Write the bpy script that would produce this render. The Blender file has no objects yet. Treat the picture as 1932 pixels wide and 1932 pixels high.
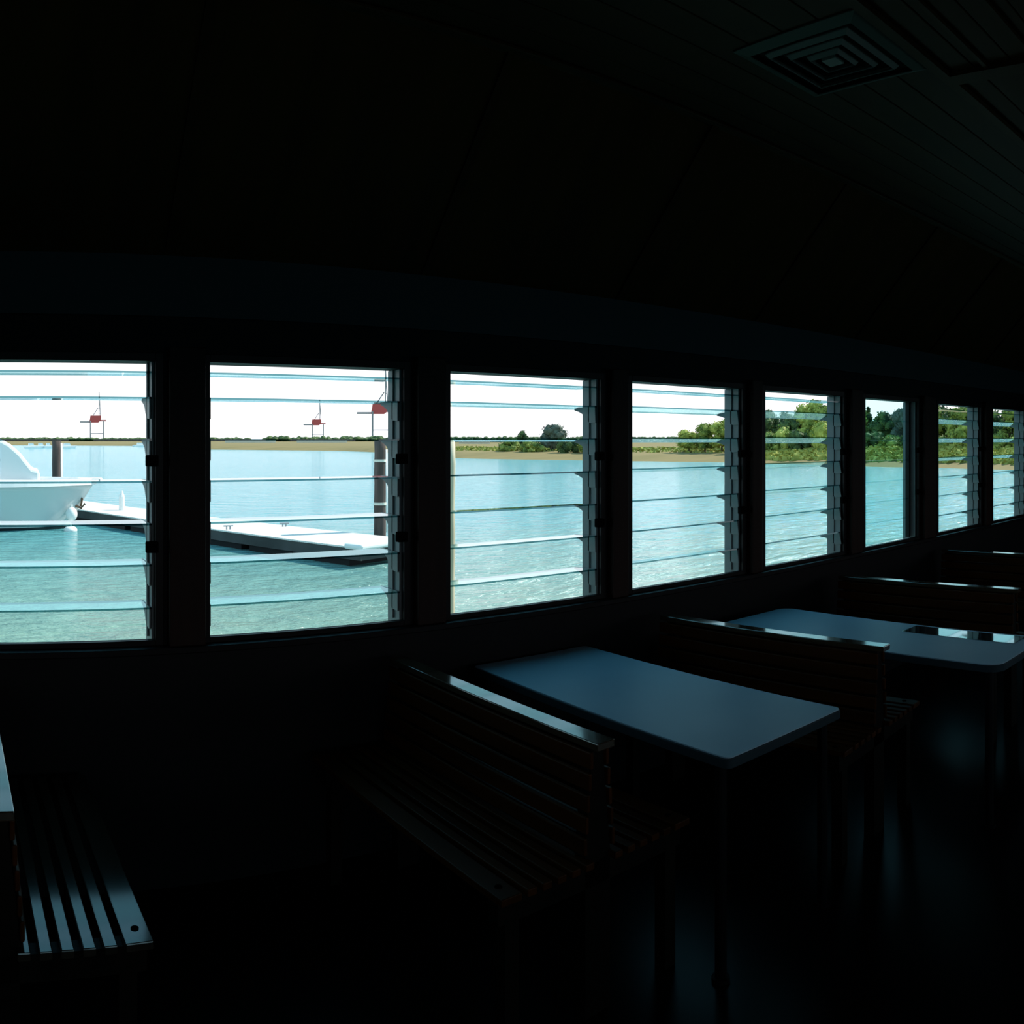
import bpy, bmesh, math, random
from mathutils import Vector, Matrix, noise

R = math.radians
sc = bpy.context.scene
C = sc.collection
E = 1.6                      # eye height above the floor (metres)
WATER = -1.4                 # water level
F = 1642.0                   # pixels per radian of the panorama, in the 1932 px frame
X0, YH = -38.0, 831.0        # pixel column facing the wall squarely, horizon row

# ------------------------------------------------------------------ camera (cylindrical panorama)
cam = bpy.data.cameras.new('camera')
cam.type = 'PANO'
cam.panorama_type = 'CENTRAL_CYLINDRICAL'
half = 966 / F
cam.central_cylindrical_range_u_min = -half
cam.central_cylindrical_range_u_max = half
cam.central_cylindrical_range_v_min = -(1932 - YH) / F
cam.central_cylindrical_range_v_max = YH / F
cam.central_cylindrical_radius = 1.0
cam.clip_start = 0.05
cam.clip_end = 20000
co = bpy.data.objects.new('camera', cam)
co.location = (0, 0, E)
co.rotation_euler = (R(90), 0, -(966 - X0) / F)
C.objects.link(co)
sc.camera = co

# ------------------------------------------------------------------ sky and sun
w = bpy.data.worlds.new('sky')
sc.world = w
w.use_nodes = True
nt = w.node_tree
nt.nodes.clear()
out = nt.nodes.new('ShaderNodeOutputWorld')
bg = nt.nodes.new('ShaderNodeBackground')
tc = nt.nodes.new('ShaderNodeTexCoord')
sx = nt.nodes.new('ShaderNodeSeparateXYZ')
rp = nt.nodes.new('ShaderNodeValToRGB')
nt.links.new(tc.outputs['Generated'], sx.inputs[0])
nt.links.new(sx.outputs['Z'], rp.inputs[0])
nt.links.new(rp.outputs[0], bg.inputs[0])
nt.links.new(bg.outputs[0], out.inputs[0])
cr = rp.color_ramp
cr.elements[0].position = 0.0
cr.elements[0].color = (0.78, 0.77, 0.80, 1)
cr.elements[1].position = 1.0
cr.elements[1].color = (0.12, 0.30, 0.44, 1)
for p, c in ((0.085, (0.78, 0.77, 0.80)), (0.14, (0.50, 0.72, 0.78)), (0.25, (0.30, 0.54, 0.64)), (0.5, (0.17, 0.38, 0.52))):
    e = cr.elements.new(p)
    e.color = (*c, 1)
bg.inputs[1].default_value = 1.12

sun = bpy.data.lights.new('sun', 'SUN')
sun.energy = 3.6
sun.angle = R(0.6)
sun.color = (1.0, 0.95, 0.86)
so = bpy.data.objects.new('sun', sun)
az, el = R(89), R(42)         # azimuth measured from +Y towards +X
dirv = Vector((math.sin(az) * math.cos(el), math.cos(az) * math.cos(el), math.sin(el)))
so.rotation_euler = dirv.to_track_quat('Z', 'Y').to_euler()
so.location = (20, 0, 30)
C.objects.link(so)

sc.view_settings.view_transform = 'Standard'
sc.view_settings.look = 'None'
sc.view_settings.gamma = 1
sc.view_settings.use_curve_mapping = False
sc.view_settings.exposure = 0.7
sc.cycles.use_denoising = True
sc.cycles.transparent_max_bounces = 24

# ------------------------------------------------------------------ materials
def pbr(name, col, rough=0.5, spec=0.5, metal=0.0, coat=0.0, coat_rough=0.1, var=None, scale=(4, 4, 4), bump=0.0, coord='Object', detail=4):
    m = bpy.data.materials.new(name)
    m.use_nodes = True
    n = m.node_tree
    b = n.nodes['Principled BSDF']
    b.inputs['Base Color'].default_value = (*col, 1)
    b.inputs['Roughness'].default_value = rough
    b.inputs['Specular IOR Level'].default_value = spec
    b.inputs['Metallic'].default_value = metal
    b.inputs['Coat Weight'].default_value = coat
    b.inputs['Coat Roughness'].default_value = coat_rough
    if var or bump:
        t = n.nodes.new('ShaderNodeTexCoord')
        mp = n.nodes.new('ShaderNodeMapping')
        mp.inputs['Scale'].default_value = scale
        nz = n.nodes.new('ShaderNodeTexNoise')
        nz.inputs['Scale'].default_value = 1.0
        nz.inputs['Detail'].default_value = detail
        n.links.new(t.outputs[coord], mp.inputs[0])
        n.links.new(mp.outputs[0], nz.inputs['Vector'])
        if var:
            r = n.nodes.new('ShaderNodeValToRGB')
            r.color_ramp.elements[0].position = 0.32
            r.color_ramp.elements[1].position = 0.68
            r.color_ramp.elements[0].color = (*var, 1)
            r.color_ramp.elements[1].color = (*col, 1)
            n.links.new(nz.outputs[0], r.inputs[0])
            n.links.new(r.outputs[0], b.inputs['Base Color'])
        if bump:
            bp = n.nodes.new('ShaderNodeBump')
            bp.inputs['Strength'].default_value = bump
            bp.inputs['Distance'].default_value = 0.02
            n.links.new(nz.outputs[0], bp.inputs['Height'])
            n.links.new(bp.outputs[0], b.inputs['Normal'])
    return m

M = {}
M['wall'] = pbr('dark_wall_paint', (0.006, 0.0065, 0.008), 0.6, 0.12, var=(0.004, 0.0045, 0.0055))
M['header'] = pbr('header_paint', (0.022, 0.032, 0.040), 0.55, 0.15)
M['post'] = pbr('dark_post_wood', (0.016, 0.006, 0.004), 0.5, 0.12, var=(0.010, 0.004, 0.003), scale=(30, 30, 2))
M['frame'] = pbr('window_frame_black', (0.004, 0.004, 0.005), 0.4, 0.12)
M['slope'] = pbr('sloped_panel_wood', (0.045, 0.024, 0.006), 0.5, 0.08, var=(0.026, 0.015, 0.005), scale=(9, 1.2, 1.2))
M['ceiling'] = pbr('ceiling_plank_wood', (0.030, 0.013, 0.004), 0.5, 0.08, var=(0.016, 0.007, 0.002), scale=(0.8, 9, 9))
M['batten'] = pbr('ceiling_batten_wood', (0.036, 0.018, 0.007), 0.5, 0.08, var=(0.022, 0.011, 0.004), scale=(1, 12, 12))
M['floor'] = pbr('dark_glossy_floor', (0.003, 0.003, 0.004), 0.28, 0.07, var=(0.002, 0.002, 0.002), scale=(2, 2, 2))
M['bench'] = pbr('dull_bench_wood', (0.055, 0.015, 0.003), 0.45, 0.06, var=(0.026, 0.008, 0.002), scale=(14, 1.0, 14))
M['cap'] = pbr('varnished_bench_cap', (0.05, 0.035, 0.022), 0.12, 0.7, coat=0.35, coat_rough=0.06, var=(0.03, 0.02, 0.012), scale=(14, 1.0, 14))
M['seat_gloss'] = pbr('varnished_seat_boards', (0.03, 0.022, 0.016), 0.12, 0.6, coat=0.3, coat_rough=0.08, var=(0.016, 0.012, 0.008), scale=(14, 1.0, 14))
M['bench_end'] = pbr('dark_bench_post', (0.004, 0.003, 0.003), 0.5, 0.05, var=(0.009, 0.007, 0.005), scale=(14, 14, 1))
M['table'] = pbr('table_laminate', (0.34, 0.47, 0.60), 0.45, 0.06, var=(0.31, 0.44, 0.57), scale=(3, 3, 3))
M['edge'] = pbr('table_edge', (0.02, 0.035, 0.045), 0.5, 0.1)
M['black_metal'] = pbr('black_metal', (0.003, 0.003, 0.004), 0.5, 0.1)
M['sheet'] = pbr('glossy_laminated_sheet', (0.02, 0.03, 0.035), 0.05, 1.0, coat=1.0, coat_rough=0.03)
M['vent'] = pbr('vent_enamel', (0.14, 0.16, 0.17), 0.4, 0.15)
M['vent_flange'] = pbr('vent_flange_grey', (0.055, 0.075, 0.075), 0.5, 0.1)
M['vent_dark'] = pbr('vent_throat', (0.004, 0.004, 0.004), 0.8, 0.1)
M['alu'] = pbr('louvre_aluminium', (0.13, 0.16, 0.17), 0.45, 0.3, metal=0.1)
M['knob'] = pbr('black_knob', (0.003, 0.003, 0.003), 0.7, 0.0)
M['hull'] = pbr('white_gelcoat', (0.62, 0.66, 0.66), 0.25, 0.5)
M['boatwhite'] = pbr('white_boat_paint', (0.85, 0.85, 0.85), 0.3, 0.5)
M['boatglass'] = pbr('boat_window_tint', (0.02, 0.03, 0.035), 0.08, 0.6)
M['anti'] = pbr('dark_bottom_paint', (0.02, 0.03, 0.035), 0.5, 0.3)
M['deck'] = pbr('bleached_dock_boards', (0.78, 0.76, 0.72), 0.7, 0.3, var=(0.66, 0.64, 0.60), scale=(1, 1, 1))
M['dockside'] = pbr('dark_dock_fascia', (0.07, 0.075, 0.075), 0.7, 0.2, var=(0.04, 0.045, 0.045), scale=(1, 1, 1))
M['dockfloat'] = pbr('black_dock_float', (0.01, 0.012, 0.014), 0.6, 0.2)
M['pile'] = pbr('weathered_pile_wood', (0.14, 0.105, 0.095), 0.8, 0.1, var=(0.07, 0.055, 0.05), scale=(5, 5, 0.6))
M['pile_pale'] = pbr('pale_pile_wood', (0.72, 0.66, 0.50), 0.8, 0.2, var=(0.55, 0.48, 0.34), scale=(5, 5, 0.8))
M['rubber'] = pbr('white_vinyl', (0.85, 0.85, 0.83), 0.4, 0.4)
M['brown'] = pbr('brown_anchor_metal', (0.12, 0.07, 0.04), 0.6, 0.3)
M['crane_red'] = pbr('crane_red_paint', (0.50, 0.10, 0.10), 0.6, 0.2)
M['crane_grey'] = pbr('crane_grey_steel', (0.26, 0.29, 0.32), 0.6, 0.2)
M['bark'] = pbr('bark', (0.10, 0.08, 0.06), 0.9, 0.1)
M['conc'] = pbr('pale_building', (0.72, 0.70, 0.62), 0.7, 0.2)
M['roof'] = pbr('pale_green_roof', (0.36, 0.46, 0.42), 0.7, 0.2)

def leafmat(name, c1, c2):
    m = bpy.data.materials.new(name)
    m.use_nodes = True
    n = m.node_tree
    b = n.nodes['Principled BSDF']
    b.inputs['Roughness'].default_value = 0.7
    b.inputs['Specular IOR Level'].default_value = 0.15
    t = n.nodes.new('ShaderNodeTexCoord')
    nz = n.nodes.new('ShaderNodeTexNoise')
    nz.inputs['Scale'].default_value = 0.9
    nz.inputs['Detail'].default_value = 3
    r = n.nodes.new('ShaderNodeValToRGB')
    r.color_ramp.elements[0].position = 0.38
    r.color_ramp.elements[1].position = 0.62
    r.color_ramp.elements[0].color = (*c1, 1)
    r.color_ramp.elements[1].color = (*c2, 1)
    n.links.new(t.outputs['Object'], nz.inputs['Vector'])
    n.links.new(nz.outputs[0], r.inputs[0])
    n.links.new(r.outputs[0], b.inputs['Base Color'])
    return m
M['leaf_dark'] = leafmat('dark_foliage', (0.03, 0.06, 0.03), (0.13, 0.19, 0.06))
M['leaf_mid'] = leafmat('mid_foliage', (0.08, 0.13, 0.03), (0.32, 0.37, 0.08))
M['leaf_yellow'] = leafmat('yellow_green_foliage', (0.17, 0.22, 0.04), (0.52, 0.54, 0.12))
M['leaf_grey'] = leafmat('grey_green_foliage', (0.07, 0.09, 0.07), (0.14, 0.17, 0.13))

# glass: real transmission look without caustics: clear tinted + fresnel reflection
def glassmat(name, tint, ior=1.5):
    m = bpy.data.materials.new(name)
    m.use_nodes = True
    n = m.node_tree
    n.nodes.clear()
    o = n.nodes.new('ShaderNodeOutputMaterial')
    mx = n.nodes.new('ShaderNodeMixShader')
    tr = n.nodes.new('ShaderNodeBsdfTransparent')
    tr.inputs[0].default_value = (*tint, 1)
    gl = n.nodes.new('ShaderNodeBsdfGlossy')
    gl.inputs['Color'].default_value = (0.85, 0.97, 1.0, 1)
    gl.inputs['Roughness'].default_value = 0.02
    fr = n.nodes.new('ShaderNodeFresnel')
    fr.inputs[0].default_value = ior
    ge = n.nodes.new('ShaderNodeNewGeometry')
    sb = n.nodes.new('ShaderNodeMath'); sb.operation = 'SUBTRACT'
    sb.inputs[0].default_value = 1.0
    n.links.new(ge.outputs['Backfacing'], sb.inputs[1])
    mu = n.nodes.new('ShaderNodeMath'); mu.operation = 'MULTIPLY'
    n.links.new(fr.outputs[0], mu.inputs[0]); n.links.new(sb.outputs[0], mu.inputs[1])
    n.links.new(mu.outputs[0], mx.inputs[0])
    n.links.new(tr.outputs[0], mx.inputs[1])
    n.links.new(gl.outputs[0], mx.inputs[2])
    n.links.new(mx.outputs[0], o.inputs[0])
    return m
M['glass'] = glassmat('louvre_glass', (0.80, 0.97, 0.97))
M['glass_edge'] = glassmat('glass_cut_edge', (0.14, 0.30, 0.33))

def watermat():
    m = bpy.data.materials.new('harbour_water')
    m.use_nodes = True
    n = m.node_tree
    b = n.nodes['Principled BSDF']
    b.inputs['Roughness'].default_value = 0.12
    b.inputs['IOR'].default_value = 1.33
    t = n.nodes.new('ShaderNodeTexCoord')
    # sandy shallows near the dock, bluer further out: broad patches of the water's own colour
    nz = n.nodes.new('ShaderNodeTexNoise')
    nz.inputs['Scale'].default_value = 0.02
    nz.inputs['Detail'].default_value = 2
    r = n.nodes.new('ShaderNodeValToRGB')
    r.color_ramp.elements[0].position = 0.35
    r.color_ramp.elements[1].position = 0.65
    r.color_ramp.elements[0].color = (0.07, 0.36, 0.42, 1)
    r.color_ramp.elements[1].color = (0.10, 0.40, 0.45, 1)
    n.links.new(t.outputs['Object'], nz.inputs['Vector'])
    n.links.new(nz.outputs[0], r.inputs[0])
    vl = n.nodes.new('ShaderNodeVectorMath'); vl.operation = 'LENGTH'
    n.links.new(t.outputs['Object'], vl.inputs[0])
    mr = n.nodes.new('ShaderNodeMapRange')
    mr.inputs['From Min'].default_value = 10
    mr.inputs['From Max'].default_value = 34
    n.links.new(vl.outputs['Value'], mr.inputs['Value'])
    mc = n.nodes.new('ShaderNodeMix'); mc.data_type = 'RGBA'
    mc.inputs[6].default_value = (0.25, 0.38, 0.29, 1)
    n.links.new(mr.outputs[0], mc.inputs[0])
    n.links.new(r.outputs[0], mc.inputs[7])
    n.links.new(mc.outputs[2], b.inputs['Base Color'])
    # waves: long swell ripples + small chop
    mp = n.nodes.new('ShaderNodeMapping')
    mp.inputs['Scale'].default_value = (0.5, 1.3, 1)
    mp.inputs['Rotation'].default_value = (0, 0, R(26))
    n1 = n.nodes.new('ShaderNodeTexNoise'); n1.inputs['Scale'].default_value = 1.1; n1.inputs['Detail'].default_value = 6
    n1.inputs['Roughness'].default_value = 0.6
    n.links.new(t.outputs['Object'], mp.inputs[0])
    n.links.new(mp.outputs[0], n1.inputs['Vector'])
    bp = n.nodes.new('ShaderNodeBump'); bp.inputs['Strength'].default_value = 0.9; bp.inputs['Distance'].default_value = 0.6
    n.links.new(n1.outputs[0], bp.inputs['Height'])
    n.links.new(bp.outputs[0], b.inputs['Normal'])
    return m
M['water'] = watermat()
M['shore'] = pbr('sandy_grassy_shore', (0.28, 0.215, 0.10), 0.9, 0.1, var=(0.22, 0.18, 0.08), scale=(0.05, 0.2, 0.2))
M['grass'] = pbr('marsh_grass', (0.42, 0.42, 0.11), 0.9, 0.1, var=(0.28, 0.32, 0.08), scale=(0.3, 0.3, 0.3))

# ------------------------------------------------------------------ mesh helpers
def box(bm, x0, x1, y0, y1, z0, z1, mi=0):
    vs = [bm.verts.new((x, y, z)) for x in (x0, x1) for y in (y0, y1) for z in (z0, z1)]
    for f in ((0, 1, 3, 2), (4, 6, 7, 5), (0, 4, 5, 1), (2, 3, 7, 6), (0, 2, 6, 4), (1, 5, 7, 3)):
        fc = bm.faces.new([vs[i] for i in f])
        fc.material_index = mi
    return vs

def prism(bm, pts, axis, a, b, mi=0):
    """extrude polygon pts (2-D) along axis ('x': pts are y,z; 'y': x,z; 'z': x,y)"""
    def P(p, t):
        return (t, p[0], p[1]) if axis == 'x' else ((p[0], t, p[1]) if axis == 'y' else (p[0], p[1], t))
    v0 = [bm.verts.new(P(p, a)) for p in pts]
    v1 = [bm.verts.new(P(p, b)) for p in pts]
    n = len(pts)
    bm.faces.new(v0).material_index = mi
    bm.faces.new(v1[::-1]).material_index = mi
    for i in range(n):
        bm.faces.new((v0[i], v1[i], v1[(i + 1) % n], v0[(i + 1) % n])).material_index = mi

def tube(bm, pts, rad, seg=12, mi=0):
    rings = []
    n = len(pts)
    rads = rad if isinstance(rad, (list, tuple)) else [rad] * n
    for i, p in enumerate(pts):
        p = Vector(p)
        d = (Vector(pts[min(i + 1, n - 1)]) - Vector(pts[max(i - 1, 0)])).normalized()
        a = d.orthogonal().normalized() if abs(d.z) < 0.99 else Vector((1, 0, 0))
        b = d.cross(a).normalized()
        a = b.cross(d).normalized()
        rings.append([bm.verts.new(p + (a * math.cos(t) + b * math.sin(t)) * rads[i]) for t in [2 * math.pi * k / seg for k in range(seg)]])
    for i in range(n - 1):
        for k in range(seg):
            bm.faces.new((rings[i][k], rings[i][(k + 1) % seg], rings[i + 1][(k + 1) % seg], rings[i + 1][k])).material_index = mi
    bm.faces.new(rings[0][::-1]).material_index = mi
    bm.faces.new(rings[-1]).material_index = mi

def obj(name, bm, mats, parent=None, smooth=False, bevel=0.0, loc=None):
    bmesh.ops.recalc_face_normals(bm, faces=bm.faces[:])
    me = bpy.data.meshes.new(name)
    bm.to_mesh(me)
    bm.free()
    for m in (mats if isinstance(mats, (list, tuple)) else [mats]):
        me.materials.append(m)
    if smooth:
        for p in me.polygons:
            p.use_smooth = True
    o = bpy.data.objects.new(name, me)
    C.objects.link(o)
    if parent:
        o.parent = parent
    if loc:
        o.location = loc
    if bevel:
        md = o.modifiers.new('bevel', 'BEVEL')
        md.width = bevel
        md.segments = 2
        md.limit_method = 'ANGLE'
    return o

def tag(o, label=None, cat=None, group=None, kind=None):
    if label: o['label'] = label
    if cat: o['category'] = cat
    if group: o['group'] = group
    if kind: o['kind'] = kind
    return o

def empty(name, loc=(0, 0, 0), rz=0.0):
    o = bpy.data.objects.new(name, None)
    o.empty_display_size = 0.2
    C.objects.link(o)
    o.location = loc
    o.rotation_euler = (0, 0, rz)
    return o

def copy_tree(o, parent=None):
    c = o.copy()
    C.objects.link(c)
    c.parent = parent
    for ch in [k for k in C.objects if k.parent == o]:
        copy_tree(ch, c)
    return c

def B():
    return bmesh.new()

def pol(px, r):
    """ground position seen in pixel column px at horizontal distance r"""
    t = (px - X0) / F
    return r * math.sin(t), r * math.cos(t)

# ------------------------------------------------------------------ room shell
D = 3.04                     # inner face of the window wall
TW = 0.10                    # wall thickness
XL, XR, YB = -3.2, 10.2, -2.6
SILL, HEAD = E - 0.709, E + 0.281
CEIL = E + 1.33
BAND0, BAND1 = E + 0.44, E + 0.655
tl = [-1.010, -0.385 + 0.325 - 0.0, 0.270, 0.5985, 0.928, 1.263, 1.614, 1.966, 2.316, 2.670]
tr = [-0.100, 0.2038, 0.5284, 0.8632, 1.197, 1.528, 1.857, 2.227, 2.580, 2.935]
wins = [(a * D, b * D) for a, b in zip(tl, tr)][1:]
wins = [(-0.39 * D, -0.125 * D), (-0.72 * D, -0.455 * D)][::-1] + wins

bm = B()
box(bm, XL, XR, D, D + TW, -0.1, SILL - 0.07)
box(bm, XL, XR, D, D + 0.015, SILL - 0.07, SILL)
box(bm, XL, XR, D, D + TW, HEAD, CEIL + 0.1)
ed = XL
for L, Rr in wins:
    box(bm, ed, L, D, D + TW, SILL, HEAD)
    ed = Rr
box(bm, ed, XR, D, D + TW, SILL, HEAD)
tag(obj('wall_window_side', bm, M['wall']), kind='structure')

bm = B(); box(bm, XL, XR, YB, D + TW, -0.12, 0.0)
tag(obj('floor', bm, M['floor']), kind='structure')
bm = B(); box(bm, XL - 0.1, XL, YB, D + TW, -0.1, CEIL + 0.1)
tag(obj('wall_left', bm, M['wall']), kind='structure')
bm = B()  # end wall out of view; its opening is added to light the ceiling
box(bm, XR, XR + 0.1, YB, D + TW, -0.1, 0.9); box(bm, XR, XR + 0.1, YB, D + TW, 2.2, CEIL + 0.1)
box(bm, XR, XR + 0.1, YB, -1.9, 0.9, 2.2); box(bm, XR, XR + 0.1, -0.6, D + TW, 0.9, 2.2)
tag(obj('wall_right', bm, M['wall']), kind='structure')
bm = B()  # wall behind the camera; band openings added for soft light on the tables
box(bm, XL - 0.1, XR + 0.1, YB - 0.1, YB, -0.1, SILL); box(bm, XL - 0.1, XR + 0.1, YB - 0.1, YB, HEAD, CEIL + 0.1)
bx_ = XL - 0.1
while bx_ < XR:
    box(bm, bx_, min(bx_ + 0.24, XR + 0.1), YB - 0.1, YB, SILL, HEAD)
    bx_ += 1.05
tag(obj('wall_back', bm, M['wall']), kind='structure')

# flat ceiling with planks: individual boards in one surface, tiny v-grooves between them
YS = 2.42
bm = B()
y = YS
while y > YB:
    y2 = max(YB, y - 0.142)
    box(bm, XL, XR, y2 + 0.004, y, CEIL, CEIL + 0.02)
    y = y2
box(bm, XL, XR, YB, D + TW, CEIL + 0.02, CEIL + 0.06)
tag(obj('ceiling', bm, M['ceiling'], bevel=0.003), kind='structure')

# sloped panels between wall and ceiling, with seam battens
bm = B()
xs = [0.67 + 1.03 * k for k in range(-4, 10)]
n_ = Vector((0, -(CEIL - BAND1), -(D - YS))).normalized()
def slope_piece(bm, xa, xb, lift, thick):
    a = Vector((0, D, BAND1)) + n_ * lift
    b_ = Vector((0, YS, CEIL)) + n_ * lift
    c = b_ - n_ * thick
    d = a - n_ * thick
    prism(bm, [(a.y, a.z), (b_.y, b_.z), (c.y, c.z), (d.y, d.z)], 'x', xa, xb)
prev = XL
for x in xs + [XR]:
    if x > XR: x = XR
    if x - prev > 0.02:
        slope_piece(bm, prev + 0.003, x - 0.003, 0.0, 0.03)
    prev = x
tag(obj('ceiling_slope', bm, M['slope']), kind='structure')
bm = B()
for x in xs:
    if XL < x < XR:
        slope_piece(bm, x - 0.018, x + 0.018, 0.012, 0.012)
tag(obj('trim_1', bm, M['batten']), kind='structure')

# header board along the top of the wall, cornice edge
bm = B(); box(bm, XL, XR, D - 0.03, D, BAND0, BAND1)
tag(obj('trim_2', bm, M['header']), kind='structure')
# crease moulding between slope and flat ceiling
bm = B(); box(bm, XL, XR, YS - 0.03, YS + 0.03, CEIL - 0.014, CEIL)
tag(obj('trim_3', bm, M['batten'], bevel=0.004), kind='structure')
# long ceiling battens and cross battens
bm = B()
box(bm, XL, XR, 1.385, 1.425, CEIL - 0.018, CEIL)
for x in (-0.2, 2.86, 5.9, 8.9):
    box(bm, x - 0.04, x + 0.04, YB, 1.385, CEIL - 0.018, CEIL)
for yy in (1.24, 1.06, 0.88, 0.7):
    box(bm, -0.16, 2.82, yy - 0.008, yy + 0.008, CEIL - 0.012, CEIL)
tag(obj('trim_4', bm, M['batten']), kind='structure')
# sill board
bm = B(); box(bm, XL, XR, D - 0.055, D, SILL - 0.045, SILL - 0.02)
tag(obj('trim_5', bm, M['frame'], bevel=0.004), kind='structure')
# posts between the windows
k = 6
for i in range(len(wins) - 1):
    a = wins[i][1] + 0.045
    b_ = wins[i + 1][0]
    b_ = (b_ * (D - 0.045) / D if b_ > 0 else b_) - 0.012
    if b_ - a < 0.02: b_ = a + 0.03
    bm = B(); box(bm, a, b_, D - 0.045, D, SILL - 0.02, HEAD + 0.05)
    tag(obj('trim_%d' % k, bm, M['post'], bevel=0.004), kind='structure')
    k += 1

# ------------------------------------------------------------------ louvre windows
LEV = [0.244, 0.152, 0.002, -0.148, -0.300, -0.446, -0.600]
TILT = {0: 0, 1: 0, 2: 0, 3: 0, 4: 3, 5: 7, 6: 12, 7: 88, 8: 12, 9: 12, 10: 12}

def make_pane(parent, x0, x1, z, tilt):
    bm = B()
    dep, th = 0.150, 0.007
    box(bm, x0, x1, -dep / 2, dep / 2, -th / 2, th / 2, 0)
    for f in bm.faces:
        if abs(f.normal.y) > 0.5 or abs(f.normal.x) > 0.5 or True:
            pass
    bmesh.ops.recalc_face_normals(bm, faces=bm.faces[:])
    bm.normal_update()
    for f in bm.faces:
        if abs(f.normal.z) < 0.5:
            f.material_index = 1
    cy = D + 0.085 if tilt < 45 else D + 0.06
    o = obj('glass_louvre', bm, [M['glass'], M['glass_edge']], parent)
    o.location = (0, cy, z)
    o.rotation_euler = (R(-tilt), 0, 0)
    return o

def holder(bm, x, z, tilt, th=0.006):
    """pane holder: a flat arm under the pane end, swelling towards the pivot"""
    prof = [(-0.072, 0.004), (0.078, 0.004), (0.078, -0.006), (0.045, -0.016), (0.02, -0.028), (-0.002, -0.055), (-0.03, -0.072), (-0.072, -0.075)]
    c, s = math.cos(R(-tilt)), math.sin(R(-tilt))
    pts = [(D + 0.085 + p[0] * c - p[1] * s, z + p[0] * s + p[1] * c) for p in prof]
    prism(bm, pts, 'x', x, x + th)

for i, (L, Rr) in enumerate(wins):
    bm = B()
    fw = 0.03
    # picture-frame moulding on the room side round the opening
    box(bm, L - fw, L, D - 0.012, D, SILL - 0.02, HEAD + fw)
    box(bm, Rr, Rr + fw, D - 0.012, D, SILL - 0.02, HEAD + fw)
    box(bm, L, Rr, D - 0.012, D, HEAD, HEAD + fw)
    box(bm, L, Rr, D - 0.012, D, SILL - 0.02, SILL)
    wnd = tag(obj('window_%d' % (i + 1), bm, M['frame'], bevel=0.002), kind='structure')
    tilt = TILT[i]
    for sgn, x in ((-1, L), (1, Rr)):
        bm = B()
        x0, x1 = (x, x + 0.003) if sgn < 0 else (x - 0.010, x)
        box(bm, x0, x1, D + 0.012, D + TW + 0.012, SILL - 0.07, HEAD)
        box(bm, x0 + (0.0 if sgn < 0 else -0.008), x1, D + 0.055, D + 0.063, SILL, HEAD)
        obj('side_channel', bm, M['alu'], wnd)
        if tilt < 45:
            bm = B()
            for z in LEV[1:]:
                holder(bm, (x + 0.003) if sgn < 0 else (x - 0.018), E + z, tilt)
            obj('louvre_clip', bm, M['alu'], wnd)
    if tilt < 45:
        for z in LEV:
            make_pane(wnd, L + 0.008, Rr - 0.008, E + z, tilt if z < 0.2 else 0)
    else:
        for q in range(7):
            make_pane(wnd, L + 0.008, Rr - 0.03, SILL + 0.072 + q * 0.141, tilt)
        bm = B(); box(bm, Rr - 0.05, Rr - 0.035, D + 0.04, D + 0.07, SILL, HEAD)
        obj('closing_stile', bm, M['frame'], wnd)
    for z in (-0.072, -0.378):
        bm = B()
        box(bm, Rr - 0.036, Rr + 0.008, D - 0.03, D - 0.004, E + z - 0.02, E + z + 0.02)
        obj('latch_handle', bm, M['knob'], wnd, bevel=0.004)

# ------------------------------------------------------------------ ceiling vent
vt = tag(empty('ceiling_vent', (2.505, 1.68, CEIL)), 'square metal air vent of nested rings set in the wooden ceiling', 'vent')
def ring(bm, r_out, r_in, z_out, z_in, th=0.004):
    def sq(r, z): return [bm.verts.new((a * r, b * r, z)) for a, b in ((-1, -1), (1, -1), (1, 1), (-1, 1))]
    o0, i0 = sq(r_out, z_out), sq(r_in, z_in)
    o1, i1 = sq(r_out, z_out + th), sq(r_in, z_in + th)
    for q in range(4):
        p = (q + 1) % 4
        bm.faces.new((o0[q], o0[p], i0[p], i0[q])); bm.faces.new((o1[q], i1[q], i1[p], o1[p]))
        bm.faces.new((o0[q], o1[q], o1[p], o0[p])); bm.faces.new((i0[q], i0[p], i1[p], i1[q]))
bm = B(); ring(bm, 0.245, 0.205, -0.006, -0.020); obj('frame', bm, M['vent_flange'], vt)
bm = B(); box(bm, -0.2, 0.2, -0.2, 0.2, -0.003, -0.001); obj('throat', bm, M['vent_dark'], vt)
for ro, ri in ((0.168, 0.156), (0.115, 0.104), (0.065, 0.056)):
    bm = B(); ring(bm, ro, ri, -0.010, -0.024); obj('deflector_ring', bm, M['vent'], vt)
bm = B(); box(bm, -0.028, 0.028, -0.028, 0.028, -0.020, -0.006); obj('centre_plate', bm, M['vent'], vt)

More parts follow.
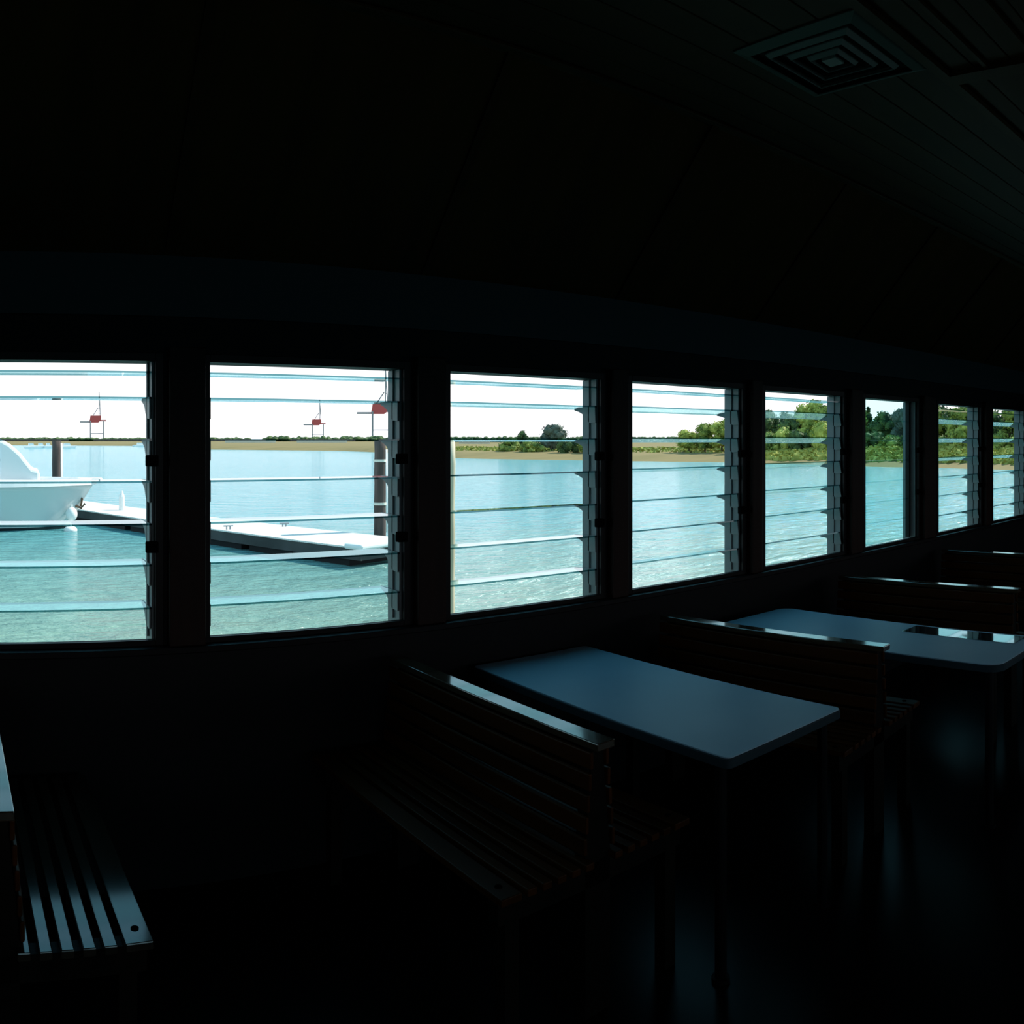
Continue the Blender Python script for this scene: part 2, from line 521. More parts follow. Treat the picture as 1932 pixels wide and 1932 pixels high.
# ------------------------------------------------------------------ booth benches (back-to-back)
def make_bench(length, seat_mat):
    t = empty('booth_bench')
    H, SH = 0.767, 0.445
    bm = B(); box(bm, -0.033, 0.033, -0.005, length, H - 0.022, H); obj('back_cap', bm, M['cap'], t, bevel=0.003)
    for s in (-1, 1):
        bm = B()
        z = SH + 0.012
        while z < H - 0.04:
            f = (z - SH) / (H - SH)
            xo = 0.060 - 0.032 * f
            xa, xb = (xo - 0.012, xo) if s > 0 else (-xo, -xo + 0.012)
            box(bm, xa, xb, 0.02, length, z, z + 0.048)
            z += 0.058
        obj('backrest', bm, M['bench'], t, bevel=0.004)
        bm = B()
        xo = 0.355
        wd = 0.066
        for q in range(6):
            xa, xb = xo - wd, xo
            if s < 0: xa, xb = -xb, -xa
            box(bm, xa, xb, 0.0, length, SH - 0.02, SH)
            xo -= wd + 0.019
            wd = 0.031
        obj('seat', bm, seat_mat, t, bevel=0.003)
    for yy in (0.03, length - 0.09):
        bm = B()
        prism(bm, [(-0.047, 0.0), (0.047, 0.0), (0.047, SH), (0.018, H - 0.022), (-0.018, H - 0.022), (-0.047, SH)], 'y', yy, yy + 0.045)
        box(bm, -0.345, 0.345, yy, yy + 0.045, SH - 0.085, SH - 0.021)
        obj('end_post', bm, M['bench_end'], t)
        for s in (-1, 1):
            bm = B(); box(bm, s * 0.30 - 0.022, s * 0.30 + 0.022, yy, yy + 0.045, 0, SH - 0.085)
            obj('leg', bm, M['bench_end'], t)
    # dark screw heads on the near ends of the outer boards
    for s in (-1, 1):
        bm = B()
        tube(bm, [(s * 0.322, 0.06, SH - 0.004), (s * 0.322, 0.06, SH + 0.002)], 0.010, 14)
        obj('bolt_head', bm, M['knob'], t)
    return t
GB = 'back-to-back slatted booth benches along the window wall'
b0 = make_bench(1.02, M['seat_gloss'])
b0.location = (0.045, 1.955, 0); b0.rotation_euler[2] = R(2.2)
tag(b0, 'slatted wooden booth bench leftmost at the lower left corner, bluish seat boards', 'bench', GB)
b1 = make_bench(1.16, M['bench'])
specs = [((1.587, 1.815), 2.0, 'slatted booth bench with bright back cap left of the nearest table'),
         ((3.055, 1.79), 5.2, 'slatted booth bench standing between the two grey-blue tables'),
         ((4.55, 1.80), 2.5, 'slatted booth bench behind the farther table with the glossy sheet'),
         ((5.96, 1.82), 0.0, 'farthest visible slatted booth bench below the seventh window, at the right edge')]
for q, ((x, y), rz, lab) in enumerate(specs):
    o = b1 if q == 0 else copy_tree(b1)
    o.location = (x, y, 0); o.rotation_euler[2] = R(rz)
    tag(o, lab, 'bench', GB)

# ------------------------------------------------------------------ tables
def round_rect(x0, x1, y0, y1, r, n=6):
    pts = []
    for cx, cy, a0 in ((x1 - r, y1 - r, 0), (x0 + r, y1 - r, 90), (x0 + r, y0 + r, 180), (x1 - r, y0 + r, 270)):
        for k in range(n + 1):
            a = R(a0 + 90 * k / n)
            pts.append((cx + r * math.cos(a), cy + r * math.sin(a)))
    return pts
def make_table(x0, x1, y0, y1, rad, label):
    cx, cy = (x0 + x1) / 2, (y0 + y1) / 2
    t = tag(empty('booth_table', (cx, cy, 0)), label, 'table')
    hx, hy = (x1 - x0) / 2, (y1 - y0) / 2
    zt = E - 0.92
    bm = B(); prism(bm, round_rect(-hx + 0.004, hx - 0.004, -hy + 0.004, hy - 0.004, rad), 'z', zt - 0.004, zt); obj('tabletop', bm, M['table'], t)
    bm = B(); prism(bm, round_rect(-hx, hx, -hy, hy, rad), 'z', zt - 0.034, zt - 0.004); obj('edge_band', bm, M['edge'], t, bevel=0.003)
    for sx_ in (-1, 1):
        for sy in (-1, 1):
            bm = B()
            px, py = sx_ * (hx - 0.035), sy * (hy - 0.06)
            tube(bm, [(px, py, 0), (px, py, zt - 0.034)], 0.018, 12)
            tube(bm, [(px, py, 0), (px, py, 0.012)], 0.028, 12)
            obj('leg', bm, M['black_metal'], t)
    return t
make_table(1.905, 2.505, 1.64, 3.0, 0.02, 'nearest long grey-blue booth table with square corners below the third window')
make_table(3.27, 3.83, 1.38, 2.89, 0.07, 'farther grey-blue booth table with rounded corners and a shiny sheet on it')
bm = B(); box(bm, 3.655, 3.80, 1.47, 2.05, E - 0.92, E - 0.918)
tag(obj('laminated_sheet', bm, M['sheet']), 'shiny laminated sheet mirroring the windows on the farther table edge', 'sheet')

# ------------------------------------------------------------------ water and shore
bm = B()
v = [bm.verts.new(p) for p in ((-6000, -3000, 0), (9000, -3000, 0), (9000, 9000, 0), (-6000, 9000, 0))]
bm.faces.new(v)
tag(obj('harbour_water', bm, M['water'], loc=(0, 0, WATER)), 'rippled turquoise harbour water beyond all the windows', 'water', kind='stuff')

SH = [(-700, 600), (-100, 560), (100, 520), (250, 470), (330, 340), (395, 285), (640, 250), (760, 195), (865, 145), (1000, 135), (1125, 130), (1190, 125),
      (1400, 118), (1443, 111), (1590, 105), (1640, 99), (1770, 95), (1870, 90), (1950, 87), (2100, 84), (2300, 82)]
def shore_r(px):
    for (a, ra), (b_, rb) in zip(SH, SH[1:]):
        if a <= px <= b_:
            return ra + (rb - ra) * (px - a) / (b_ - a)
    return SH[0][1] if px < SH[0][0] else SH[-1][1]
PROF = [(-6, -3.5), (0, -3.02), (4, -2.75), (10, -2.3), (22, -1.80), (45, -1.55), (150, -1.3), (900, -1.0), (4500, -1.0)]
PROF2 = [(-6, -3.5), (0, -3.02), (4, -2.6), (8, -2.1), (14, -1.45), (22, -0.75), (34, -0.45), (60, -0.4), (150, -0.4), (900, -0.8), (4500, -1.0)]
def prof(P, d):
    for (a, za), (b_, zb) in zip(P, P[1:]):
        if a <= d <= b_:
            return za + (zb - za) * (d - a) / (b_ - a)
    return P[-1][1]
def land_z(d, px):
    t = min(1, max(0, (px - 1400) / 250))
    return prof(PROF, d) * (1 - t) + prof(PROF2, d) * t
DS = sorted(set([p[0] for p in PROF] + [p[0] for p in PROF2]))
bm = B()
cols = list(range(-700, 2301, 15))
grid = []
for px in cols:
    r0 = shore_r(px) + 1.2 * noise.noise(Vector((px * 0.02, 0, 0)))
    grid.append([bm.verts.new((*pol(px, r0 + d), E + land_z(d, px) + (0.08 * noise.noise(Vector((px * 0.05, d * 0.3, 3))) if d > 0 else 0))) for d in DS])
for a, b_ in zip(grid, grid[1:]):
    for j in range(len(DS) - 1):
        f = bm.faces.new((a[j], b_[j], b_[j + 1], a[j + 1]))
        f.material_index = 0
        f.smooth = True
for f in bm.faces:
    pass
tag(obj('far_shore', bm, M['shore']), 'low tan sand and mud shore across the water', 'shore', kind='structure')

# grass on the shore: countless tufts
def tufts(name, label, px0, px1, d0, d1, count, h, mat, seed):
    rnd = random.Random(seed)
    bm = B()
    for _ in range(count):
        px = rnd.uniform(px0, px1)
        d = rnd.uniform(d0, d1)
        r = shore_r(px) + d
        x, y = pol(px, r)
        z = E + land_z(d, px) - 0.1
        hh = h * rnd.uniform(0.5, 1.2)
        ww = hh * rnd.uniform(0.5, 1.1)
        base = [bm.verts.new((x + ww * math.cos(a), y + ww * math.sin(a), z)) for a in (rnd.uniform(0, 1.5) + k * 2.094 for k in range(3))]
        tops = [bm.verts.new((x + ww * rnd.uniform(-1.1, 1.1), y + ww * rnd.uniform(-0.9, 0.9), z + hh * rnd.uniform(0.7, 1.1))) for k in range(3)]
        for k in range(3):
            try:
                bm.faces.new((base[k], base[(k + 1) % 3], tops[k]))
                bm.faces.new((base[(k + 1) % 3], tops[(k + 1) % 3], tops[k]))
            except ValueError: pass
    tag(obj(name, bm, mat), label, 'grass', kind='stuff')
tufts('marsh_grass', 'yellow-green marsh grass on the bank in the right-hand windows', 1424, 2200, 4.5, 26, 6500, 0.6, M['grass'], 4)
tufts('dune_grass', 'sparse green and tan grass on the low spit in the third window', 860, 1420, 18, 50, 2200, 0.4, M['grass'], 5)

# ------------------------------------------------------------------ trees
def crown_bm(seed, wx, wz, n_blob, n_leaf, leaf, shape='round'):
    """leaf clumps scattered over several lobes"""
    rnd = random.Random(seed)
    bm = B()
    blobs = []
    for _ in range(n_blob):
        a = rnd.uniform(0, 6.283)
        f = rnd.uniform(0, 1)
        zz = rnd.uniform(0.14, 0.92)
        wmax = math.sqrt(max(0.05, 1 - ((zz - 0.42) / 0.62) ** 2)) if shape == 'round' else (1.05 - zz)
        rr = wx * 0.5 * wmax * math.sqrt(f) * 0.75
        blobs.append((Vector((rr * math.cos(a), rr * math.sin(a), zz * wz)), wx * rnd.uniform(0.15, 0.26) * (1 if shape == 'round' else (1.15 - zz))))
    for c, rad in blobs:
        # solid core for density
        ret = bmesh.ops.create_icosphere(bm, subdivisions=2, radius=rad * 0.82, matrix=Matrix.Translation(c))
        for v in ret['verts']:
            d = v.co - c
            v.co = c + d * (1 + 0.35 * noise.noise(v.co * 1.7 + Vector((seed, 0, 0))))
    for q in range(n_leaf):
        c, rad = blobs[q % len(blobs)]
        d = Vector((rnd.gauss(0, 1), rnd.gauss(0, 1), rnd.gauss(0, 1) * 0.85)).normalized()
        p = c + d * rad * rnd.uniform(0.75, 1.18)
        nrm = (d + Vector((rnd.uniform(-1, 1), rnd.uniform(-1, 1), rnd.uniform(-1, 1))) * 0.7).normalized()
        u = nrm.orthogonal().normalized(); v_ = nrm.cross(u)
        s = leaf * rnd.uniform(0.6, 1.4)
        vs = [bm.verts.new(p + u * s * ca + v_ * s * cb * 0.7) for ca, cb in ((-1, 0), (0, -1), (1, 0), (0, 1))]
        bm.faces.new(vs)
    return bm
protos = {}
def proto(kind, seed, wx, wz, nb, nl, leaf, mat, shape='round', trunk=True):
    bm = crown_bm(seed, wx, wz, nb, nl, leaf, shape)
    bmesh.ops.translate(bm, verts=bm.verts[:], vec=(0, 0, wz * (0.12 if trunk else -0.05)))
    cro = obj('crown', bm, mat)
    cro_me = cro.data
    bpy.data.objects.remove(cro)
    bm = B()
    rnd = random.Random(seed + 99)
    tube(bm, [(0, 0, -0.3), (0.1, 0, wz * 0.35), (-0.05, 0.1, wz * 0.8)], [0.16 * wx / 4, 0.12 * wx / 4, 0.04], 8)
    for _ in range(4):
        a = rnd.uniform(0, 6.28)
        tube(bm, [(0.05, 0, wz * 0.3), (math.cos(a) * wx * 0.25, math.sin(a) * wx * 0.25, wz * rnd.uniform(0.5, 0.75))], [0.08 * wx / 4, 0.03], 6)
    tro = obj('trunk', bm, M['bark'])
    tro_me = tro.data
    bpy.data.objects.remove(tro)
    protos[kind] = (cro_me, tro_me, wx, wz)
proto('round_a', 11, 5.0, 6.0, 22, 2600, 0.20, M['leaf_mid'])
proto('round_b', 12, 5.2, 6.0, 24, 2600, 0.20, M['leaf_dark'])
proto('round_c', 13, 4.6, 6.0, 20, 2400, 0.20, M['leaf_yellow'])
proto('cone', 14, 3.0, 7.0, 22, 1800, 0.17, M['leaf_dark'], 'cone')
proto('grey', 15, 5.4, 4.2, 20, 1800, 0.17, M['leaf_grey'])
proto('bush_a', 16, 4.0, 2.4, 14, 1500, 0.15, M['leaf_yellow'], trunk=False)
proto('bush_b', 17, 4.2, 2.4, 14, 1500, 0.15, M['leaf_mid'], trunk=False)
proto('bush_c', 18, 4.2, 2.2, 14, 1500, 0.15, M['leaf_dark'], trunk=False)
rt = random.Random(77)
def plant(kind, name, px, d, top_px, width_px, label, group=None):
    cme, tme, wx, wz = protos[kind]
    r = shore_r(px) + d
    zb = land_z(d, px)
    h = (YH - top_px) / F * r - zb
    wd = width_px / F * r
    x, y = pol(px, r)
    t = empty(name, (x, y, E + zb - 0.05), rt.uniform(0, 6.28))
    sxy, sz = wd / wx, h / (wz * 1.13)
    tag(t, label, 'bush' if name.endswith('bush') else 'tree', group)
    c = bpy.data.objects.new('crown', cme); C.objects.link(c); c.parent = t; c.scale = (sxy, sxy, sz)
    if 'bush' not in kind:
        c = bpy.data.objects.new('trunk', tme); C.objects.link(c); c.parent = t; c.scale = (sxy, sxy, sz)
    return t

W = ['first', 'second', 'third', 'fourth', 'fifth', 'sixth', 'seventh', 'eighth']
G1 = 'trees on the far bank'
# third window
plant('round_b', 'slender_tree', 986, 24, 809, 24, 'slender dark tree standing alone on the spit in the third window', G1)
plant('grey', 'spreading_tree', 1040, 22, 803, 60, 'wide grey-green tree on the spit, largest in the third window', G1)
plant('bush_b', 'low_bush', 962, 20, 826, 44, 'low green bush left of the slender tree in the third window', 'bushes on the far bank')
plant('bush_b', 'low_bush', 1003, 18, 830, 44, 'low green bush between slender and wide tree in the third window', 'bushes on the far bank')
plant('bush_c', 'low_bush', 1074, 16, 826, 50, 'low green bush right of the wide tree in the third window', 'bushes on the far bank')
plant('bush_a', 'low_bush', 1110, 15, 832, 50, 'low bush at the right edge of the third window, beside the clips', 'bushes on the far bank')
# fourth window
for px, top, wd, kd, lab in ((1300, 812, 44, 'round_c', 'lowest leftmost tree of the rising clump in the fourth window'),
                             (1330, 800, 48, 'round_a', 'middle tree of the rising clump in the fourth window'),
                             (1362, 792, 52, 'round_c', 'bright yellow-green tree at the right of the clump in the fourth window'),
                             (1392, 766, 56, 'round_b', 'tallest dark tree behind the clump in the fourth window')):
    plant(kd, 'leafy_tree', px, 20 if kd != 'round_b' else 30, top, wd, lab, G1)
# fifth window
for px, top, wd, kd, d, lab in ((1425, 775, 60, 'round_a', 24, 'leafy tree mostly behind the post left of the fifth window'),
                                (1455, 768, 56, 'round_b', 26, 'dark tree at the left edge of the fifth window'),
                                (1490, 772, 50, 'round_b', 22, 'dark tree left of centre in the fifth window'),
                                (1525, 758, 66, 'round_c', 24, 'tall yellow-green tree at the centre of the fifth window'),
                                (1562, 766, 50, 'round_a', 24, 'green tree right of centre in the fifth window'),
                                (1592, 764, 56, 'round_b', 27, 'dark tree at the right edge of the fifth window')):
    plant(kd, 'leafy_tree', px, d, top, wd, lab, G1)
for px, top, wd, kd, lab in ((1448, 815, 60, 'bush_b', 'bush at the left edge of the fifth window under the dark tree'),
                             (1478, 806, 56, 'bush_a', 'yellow-green bush left of centre in the fifth window'),
                             (1515, 812, 60, 'bush_c', 'dark bush at the centre of the fifth window'),
                             (1550, 796, 64, 'bush_a', 'tall yellow-green bush right of centre in the fifth window'),
                             (1585, 804, 56, 'bush_a', 'yellow-green bush at the right edge of the fifth window')):
    plant(kd, 'bank_bush', px, 19, top, wd, lab, 'bushes on the far bank')
# sixth window
for px, top, wd, kd, d, lab in ((1612, 770, 60, 'round_a', 26, 'leafy tree behind the post between the fifth and sixth windows'),
                                (1638, 762, 36, 'cone', 28, 'pointed conifer near the left edge of the sixth window'),
                                (1668, 772, 60, 'round_b', 26, 'dark round tree left of centre in the sixth window'),
                                (1700, 774, 60, 'grey', 24, 'grey-green round tree right of centre in the sixth window'),
                                (1728, 770, 60, 'round_b', 27, 'dark tree at the right edge of the sixth window')):
    plant(kd, 'leafy_tree', px, d, top, wd, lab, G1)
for px, top, wd, kd, lab in ((1640, 814, 60, 'bush_c', 'dark bush at the left of the sixth window'),
                             (1680, 820, 60, 'bush_b', 'green bush at the centre of the sixth window'),
                             (1715, 818, 56, 'bush_c', 'dark bush at the right of the sixth window')):
    plant(kd, 'bank_bush', px, 19, top, wd, lab, 'bushes on the far bank')
# seventh and eighth windows
for px, top, wd, kd, d, lab in ((1752, 764, 64, 'round_a', 22, 'leafy tree behind the post left of the seventh window'),
                                (1782, 758, 60, 'round_b', 24, 'dark tree at the left of the seventh window'),
                                (1812, 768, 60, 'round_a', 20, 'green tree at the centre of the seventh window'),
                                (1842, 762, 60, 'round_b', 24, 'dark tree at the right of the seventh window'),
                                (1875, 768, 60, 'round_b', 22, 'dark tree at the left of the eighth window'),
                                (1908, 772, 60, 'round_a', 22, 'green tree at the centre of the eighth window'),
                                (1942, 766, 66, 'round_b', 24, 'dark tree at the right edge of the picture, eighth window')):
    plant(kd, 'leafy_tree', px, d, top, wd, lab, G1)
for px, top, wd, kd, lab in ((1775, 822, 60, 'bush_b', 'green bush at the left of the seventh window'),
                             (1822, 800, 64, 'bush_a', 'yellow-green bush at the right of the seventh window'),
                             (1880, 818, 60, 'bush_b', 'green bush at the left of the eighth window'),
                             (1918, 822, 60, 'bush_a', 'yellow-green bush at the right of the eighth window')):
    plant(kd, 'bank_bush', px, 19, top, wd, lab, 'bushes on the far bank')

# distant tree line: nobody could count these trees
def treeline(name, label, px0, px1, dist, lo, hi, seed, mat, step=3):
    rnd = random.Random(seed)
    bm = B()
    px = px0
    while px < px1:
        r = dist * rnd.uniform(0.97, 1.03)
        x, y = pol(px, r)
        top = (YH - rnd.uniform(lo, hi)) / F * r
        base = -1.2
        h = top - base
        wd = r / F * step * 2.2
        ret = bmesh.ops.create_icosphere(bm, subdivisions=2, radius=1.0, matrix=Matrix.Translation((x, y, E + base + h * 0.45)) @ Matrix.Diagonal((wd, wd, h * 0.55, 1)))
        for v in ret['verts']:
            v.co += noise.noise_vector(v.co * (1.2 / wd)) * wd * 0.25
        px += step * rnd.uniform(0.6, 1.4)
    tag(obj(name, bm, mat), label, 'trees', kind='stuff')
treeline('distant_treeline', 'thin dark line of distant trees across the first and second windows', -300, 470, 1100, 828, 824.5, 21, M['leaf_dark'])
treeline('distant_treeline', 'dark line of distant trees under the cranes in the second window', 500, 800, 900, 827, 822, 22, M['leaf_dark'])
treeline('distant_treeline', 'dark line of distant trees behind the spit in the third and fourth windows', 800, 1430, 600, 827, 823, 23, M['leaf_dark'])

# pale low sheds on the far shore
def shed(px0, px1, dist, top, label):
    cx, cy = pol((px0 + px1) / 2, dist)
    wd = (px1 - px0) / F * dist
    h = (YH - top) / F * dist + 1.3
    t = tag(empty('waterfront_shed', (cx, cy, E - 1.35), -((px0 + px1) / 2 - X0) / F), label, 'shed', 'sheds on the far shore')
    bm = B(); box(bm, -wd / 2, wd / 2, 0, 14, 0, h * 0.8); obj('wall', bm, M['conc'], t)
    bm = B(); prism(bm, [(-0.6, h * 0.8), (14.6, h * 0.8), (7, h)], 'x', -wd / 2 - 0.4, wd / 2 + 0.4); obj('roof', bm, M['roof'], t)
shed(425, 520, 520, 829.5, 'long pale low shed left of the cranes in the second window')
shed(560, 655, 520, 830, 'pale green-roofed low shed beneath the small crane in the second window')
shed(866, 925, 330, 832, 'pale low shed at the left of the third window')

# ------------------------------------------------------------------ ship-to-shore cranes far off
def make_crane():
    t = empty('gantry_crane')
    bm = B()
    for x in (-14, 16):
        for y in (-9, 9):
            tube(bm, [(x, y, 0), (x, y, 46)], 1.3, 8)
        tube(bm, [(x, -9, 16), (x, 9, 16)], 1.1, 8)
        tube(bm, [(x, -9, 2), (x, 9, 2)], 1.6, 8)
        tube(bm, [(x, -9, 16), (x, 9, 44)], 0.7, 6)
    tube(bm, [(-14, -9, 17), (16, -9, 17)], 0.8, 6)
    obj('leg_frame', bm, M['crane_grey'], t)
    bm = B()
    box(bm, -38, -10, -2.5, 2.5, 42, 45)
    obj('boom', bm, M['crane_grey'], t)
    bm = B()
    box(bm, -16, 22, -4, 4, 45, 48)
    prism(bm, [(-16, 42), (4, 42), (10, 47), (10, 58), (-14, 58)], 'y', -6, 6)
    obj('machinery_house', bm, M['crane_red'], t)
    bm = B()
    tube(bm, [(-8, 0, 58), (4, 0, 76)], 0.9, 6)
    tube(bm, [(6, -3, 50), (6, -2, 112)], 0.9, 8)
    tube(bm, [(10, 3, 50), (6, 2, 112)], 0.9, 8)
    for z in (62, 74, 86, 98, 110):
        tube(bm, [(6, -2.5, z), (8 - (z - 50) / 35, 2.5, z)], 0.5, 6)
    obj('mast', bm, M['crane_grey'], t)
    return t
GC = 'ship-to-shore cranes on the horizon'
c1 = make_crane()
x, y = pol(720, 1350); c1.location = (x, y, E - 1); c1.rotation_euler[2] = -(720 - X0) / F
tag(c1, 'largest red and grey harbour crane above the pile in the second window', 'crane', GC)
for px, r, s, lab in ((599, 2000, 0.85, 'small red and grey harbour crane at the middle of the second window'),
                      (182, 2300, 1.15, 'small red harbour crane on the horizon in the first window')):
    c = copy_tree(c1)
    x, y = pol(px, r)
    c.location = (x, y, E - 1); c.rotation_euler[2] = -(px - X0) / F
    c.scale = (s, s, s)
    tag(c, lab, 'crane', GC)

# ------------------------------------------------------------------ floating dock
ux, uy = 0.357, -0.934       # along the dock towards its end
vx, vy = 0.934, 0.357        # across it, away from the camera
ang = math.atan2(uy, ux)
dk = tag(empty('floating_dock', (3.64, 31.6, WATER), ang), 'long white-topped floating dock running from the boat to the second window', 'dock')
DL, DW = 14.02, 2.25
# local x along, local y = left of direction (= away is +v => check sign below)
sgn = 1 if (-math.sin(ang) * vx + math.cos(ang) * vy) > 0 else -1
ya, yb = (0, DW) if sgn > 0 else (-DW, 0)
bm = B()
x = -16.0
while x < DL - 0.01:
    box(bm, x, min(x + 0.142, DL), ya, yb, 0.44, 0.48)
    x += 0.15
obj('deck_boards', bm, M['deck'], dk)
bm = B()
box(bm, -16, DL, ya + 0.02, ya + 0.07, 0.17, 0.44); box(bm, -16, DL, yb - 0.07, yb - 0.02, 0.17, 0.44); box(bm, DL - 0.07, DL - 0.02, ya + 0.07, yb - 0.07, 0.17, 0.44)
obj('fascia', bm, M['dockside'], dk)
x = -15.5
while x < DL - 1:
    bm = B(); box(bm, x, x + 1.75, ya + 0.12, yb - 0.12, -0.25, 0.17); obj('float', bm, M['dockfloat'], dk, bevel=0.03); x += 2.1
bm = B()
box(bm, DL - 0.5, DL + 0.1, ya - 0.06, yb + 0.06, 0.42, 0.56)
obj('end_bumper', bm, M['rubber'], dk, bevel=0.05)
def dockpt(t, a):
    return 3.64 + ux * t + vx * a, 31.6 + uy * t + vy * a
# power pedestal
x, y = dockpt(1.0, 1.2)
pd = tag(empty('power_pedestal', (x, y, WATER + 0.48)), 'white power pedestal standing on the dock in the first window', 'pedestal')
bm = B(); tube(bm, [(0, 0, 0), (0, 0, 0.48)], [0.11, 0.105], 14); obj('column', bm, M['rubber'], pd)
bm = B(); tube(bm, [(0, 0, 0.48), (0, 0, 0.54), (0, 0, 0.62), (0, 0, 0.70)], [0.105, 0.09, 0.05, 0.03], 14); obj('lamp_cap', bm, M['boatwhite'], pd)
# cleats
for tt, aa, lab in ((8.6, 0.25, 'small dark cleat on the dock edge in the second window'), (9.0, 2.0, 'small dark cleat on the far edge of the dock')):
    x, y = dockpt(tt, aa)
    bm = B()
    tube(bm, [(-0.14, 0, 0.1), (0.14, 0, 0.1)], 0.02, 8); tube(bm, [(-0.05, 0, 0), (-0.05, 0, 0.1)], 0.02, 8); tube(bm, [(0.05, 0, 0), (0.05, 0, 0.1)], 0.02, 8)
    tag(obj('mooring_cleat', bm, M['crane_grey'], loc=(x, y, WATER + 0.48)), lab, 'cleat', 'dock cleats')

# ------------------------------------------------------------------ piles
def pile(px, r, top_z, rad, mat, label, lean=0.0, bands=(), strip=None):
    x, y = pol(px, r)
    t = tag(empty('mooring_pile', (x, y, WATER)), label, 'pile', 'mooring piles')
    bm = B()
    n = 14
    pts = [(lean * k / n + 0.004 * math.sin(k * 2.1), 0.004 * math.cos(k * 1.7), -1.2 + (top_z - WATER + 1.2) * k / n) for k in range(n + 1)]
    tube(bm, pts, [rad * (1.06 - 0.10 * k / n) for k in range(n + 1)], 18)
    obj('post', bm, mat, t, smooth=True)
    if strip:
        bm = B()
        a = -(px - X0) / F                       # added white strip below stands in for the pile's sunlit edge
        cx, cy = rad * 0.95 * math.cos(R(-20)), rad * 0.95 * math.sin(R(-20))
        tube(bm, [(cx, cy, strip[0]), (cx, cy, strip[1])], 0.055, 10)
        obj('sunlit_strip', bm, M['rubber'], t, smooth=True)
    for z in bands:
        bm = B(); tube(bm, [(0, 0, z), (0, 0, z + 0.07)], rad * 1.12, 18); obj('hoop', bm, M['conc'], t)
    return t
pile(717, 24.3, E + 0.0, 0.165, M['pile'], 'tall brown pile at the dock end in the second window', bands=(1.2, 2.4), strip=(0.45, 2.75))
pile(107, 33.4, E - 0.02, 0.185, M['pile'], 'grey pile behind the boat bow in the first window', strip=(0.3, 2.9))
pile(846, 11.0, E - 0.0, 0.072, M['pile_pale'], 'thin pale pile at the left edge of the third window', lean=0.02)

# ------------------------------------------------------------------ boat
bx, by = 3.03, 29.55         # stem at the waterline; bow points to +x
bt = tag(empty('motor_cruiser', (bx, by, WATER), R(-3)), 'white motor cruiser with flared grey-white hull at the left edge', 'boat')
LEN = 11.5
ST = 26
bm = B()
rows = []
for k in range(ST + 1):
    s = k / ST                      # 0 bow .. 1 stern
    u = s ** 1.15
    x_sheer = 0.88 - u * (LEN + 0.88)
    x_wl = 0.0 - u * (LEN - 0.2)
    hb_s = 1.95 * (1 - (1 - min(1, s * 1.9)) ** 2.3) * (1 - 0.10 * max(0, s - 0.5)) + 0.02
    hb_w = 1.62 * (1 - (1 - min(1, s * 1.6)) ** 1.7) + 0.01
    z_s = 1.58 - 0.05 * s + 0.10 * (1 - s) ** 2 * 0
    row = []
    for j in range(9):
        v_ = j / 8
        if v_ < 0.2:
            q = v_ / 0.2
            hb = hb_w * (0.1 + 0.9 * q); z = -0.55 + 0.55 * q; xx = x_wl - 0.3 * (1 - q)
        else:
            q = (v_ - 0.2) / 0.8
            hb = hb_w + (hb_s - hb_w) * (q ** 1.7); z = z_s * q; xx = x_wl + (x_sheer - x_wl) * (q ** 1.15)
        row.append((xx, hb, z))
    rows.append(row)
def hull_side(sg):
    return [[bm.verts.new((p[0], sg * p[1], p[2])) for p in row] for row in rows]
A_, B_ = hull_side(-1), hull_side(1)
for G_ in (A_, B_):
    for k in range(ST):
        for j in range(8):
            f = bm.faces.new((G_[k][j], G_[k + 1][j], G_[k + 1][j + 1], G_[k][j + 1])); f.smooth = True
            f.material_index = 1 if j < 2 else 0
for j in range(8):
    bm.faces.new((A_[0][j], A_[0][j + 1], B_[0][j + 1], B_[0][j]))
    bm.faces.new((A_[ST][j], B_[ST][j], B_[ST][j + 1], A_[ST][j + 1]))
for k in range(ST):
    bm.faces.new((A_[k][8], A_[k + 1][8], B_[k + 1][8], B_[k][8])).material_index = 0
    bm.faces.new((A_[k][0], B_[k][0], B_[k + 1][0], A_[k + 1][0])).material_index = 1
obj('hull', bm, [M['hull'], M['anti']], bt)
# gunwale band
bm = B()
rr = []
for k in range(ST + 1):
    xx, hb, z = rows[k][8]
    rr.append((xx + (0.06 if k == 0 else 0), hb + 0.05, z))
for sg in (-1, 1):
    prev = None
    for (xx, hb, z) in rr:
        cur = [bm.verts.new((xx, sg * hb, z - 0.08)), bm.verts.new((xx, sg * hb, z + 0.14)), bm.verts.new((xx, sg * max(0, hb - 0.16), z + 0.14)), bm.verts.new((xx, sg * max(0, hb - 0.16), z - 0.08))]
        if prev:
            for q in range(4):
                bm.faces.new((prev[q], cur[q], cur[(q + 1) % 4], prev[(q + 1) % 4]))
        prev = cur
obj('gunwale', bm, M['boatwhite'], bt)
# pulpit platform at the bow
bm = B(); prism(bm, round_rect(0.3, 1.15, -0.22, 0.22, 0.15), 'z', 1.60, 1.72); obj('bow_pulpit', bm, M['boatwhite'], bt, bevel=0.02)
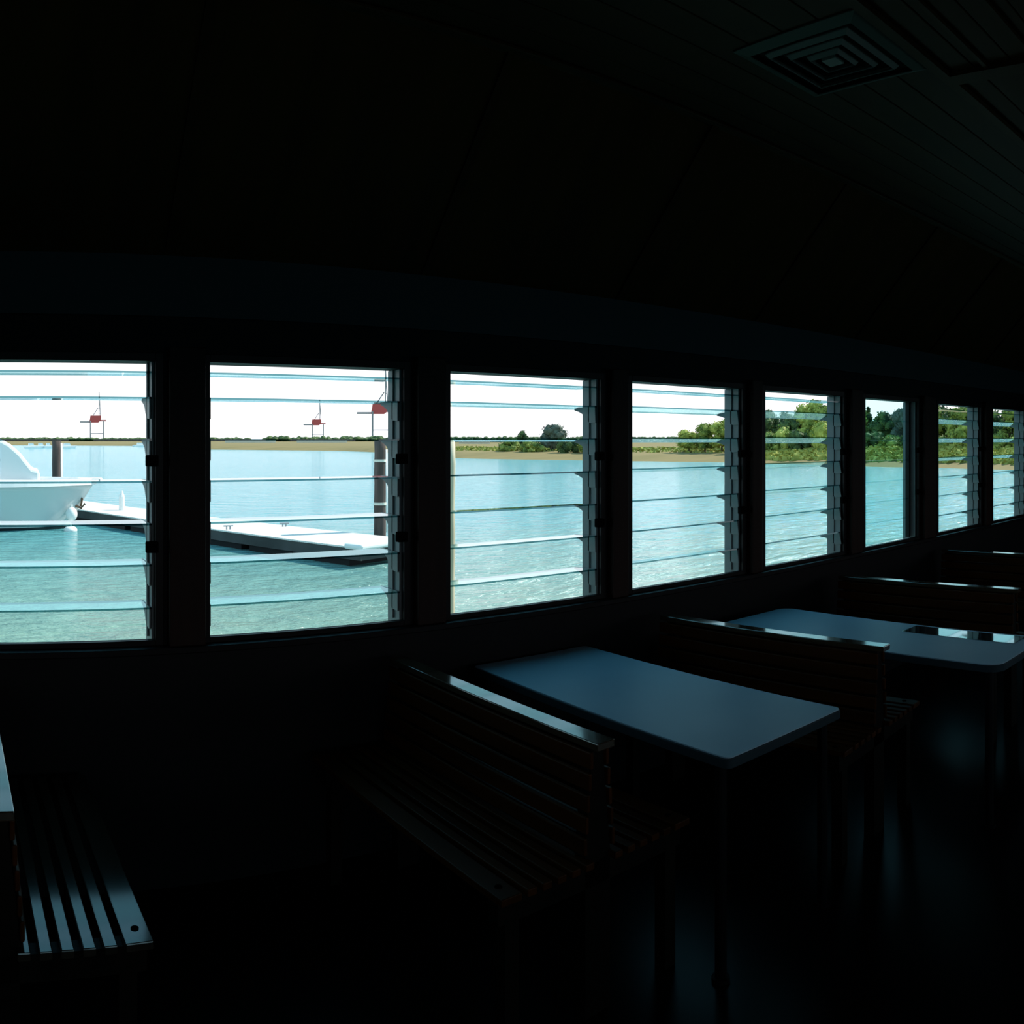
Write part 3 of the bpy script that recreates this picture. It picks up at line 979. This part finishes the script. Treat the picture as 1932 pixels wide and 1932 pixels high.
# cabin: stepped and raked front
bm = B()
prism(bm, [(-1.0, 1.6), (-1.02, 2.0), (-1.25, 2.05), (-1.65, 2.55), (-2.0, 2.86), (-2.35, 3.05), (-8.0, 3.25), (-8.4, 1.6)], 'y', -1.25, 1.25)
obj('cabin', bm, M['boatwhite'], bt, bevel=0.08)
bm = B()
for y0 in (-1.262, 1.25):
    prism(bm, [(-2.3, 2.35), (-2.6, 2.8), (-7.2, 2.9), (-7.6, 2.3)], 'y', y0, y0 + 0.012)
obj('cabin_window', bm, M['boatglass'], bt)
bm = B(); prism(bm, [(-3.2, 3.1), (-3.6, 3.95), (-7.5, 3.95), (-7.9, 3.1)], 'y', -1.15, 1.15); obj('flybridge', bm, M['boatwhite'], bt, bevel=0.08)
bm = B()
for sg in (-1, 1):
    tube(bm, [(-4.0, sg * 1.0, 3.9), (-4.2, sg * 1.0, 5.2)], 0.03, 8); tube(bm, [(-7.0, sg * 1.0, 3.9), (-6.9, sg * 1.0, 5.2)], 0.03, 8)
box(bm, -7.2, -3.9, -1.2, 1.2, 5.2, 5.3)
obj('hardtop', bm, M['boatwhite'], bt)
bm = B(); tube(bm, [(0.35, -0.05, 1.2), (0.45, -0.12, 1.0), (0.40, -0.12, 0.75)], 0.035, 8); tube(bm, [(0.22, -0.14, 0.78), (0.42, -0.12, 0.70), (0.55, -0.12, 0.86)], 0.04, 8)
obj('anchor', bm, M['brown'], bt)

def fender(px, r, z, rx, rz_, label):
    x, y = pol(px, r)
    bm = B()
    bmesh.ops.create_uvsphere(bm, u_segments=20, v_segments=12, radius=1.0, matrix=Matrix.Diagonal((rx, rx, rz_, 1)))
    t = tag(empty('boat_fender', (x, y, z)), label, 'fender', 'white fenders at the bow')
    obj('body', bm, M['rubber'], t, smooth=True)
    bm = B(); tube(bm, [(0, 0, rz_ * 0.95), (0, 0, rz_ + 0.08)], 0.035, 8); obj('eye', bm, M['rubber'], t)
fender(135, 29.2, E - (970 - YH) / F * 29.2, 0.20, 0.24, 'round white fender hanging above the water at the boat bow')
fender(133, 28.9, WATER + 0.02, 0.23, 0.15, 'white fender floating on the water below the boat bow')

# small moored boats far off
def small_boat(px, r, L_, label):
    x, y = pol(px, r)
    t = tag(empty('moored_boat', (x, y, WATER), R(5)), label, 'boat', 'small white boats on the far shore')
    bm = B()
    prism(bm, [(-L_ / 2, 0.0 - 0.2), (L_ * 0.36, -0.2), (L_ / 2, 0.95), (-L_ / 2, 0.8)], 'y', -1.2, 1.2); obj('hull', bm, M['boatwhite'], t, bevel=0.1)
    bm = B(); prism(bm, [(-L_ * 0.25, 0.8), (L_ * 0.18, 0.85), (L_ * 0.08, 1.9), (-L_ * 0.22, 1.9)], 'y', -0.9, 0.9); obj('cabin', bm, M['boatwhite'], t)
for px, r, L_, lab in ((60, 330, 5.5, 'small white boat nearest the cruiser cabin in the first window'),
                       (78, 350, 5, 'second small white boat right of the cruiser cabin'),
                       (92, 350, 4, 'small white boat just left of the grey pile'),
                       (128, 340, 7, 'small white boat just right of the grey pile'),
                       (266, 420, 8, 'small white boat at the right side of the first window')):
    small_boat(px, r, L_, lab)
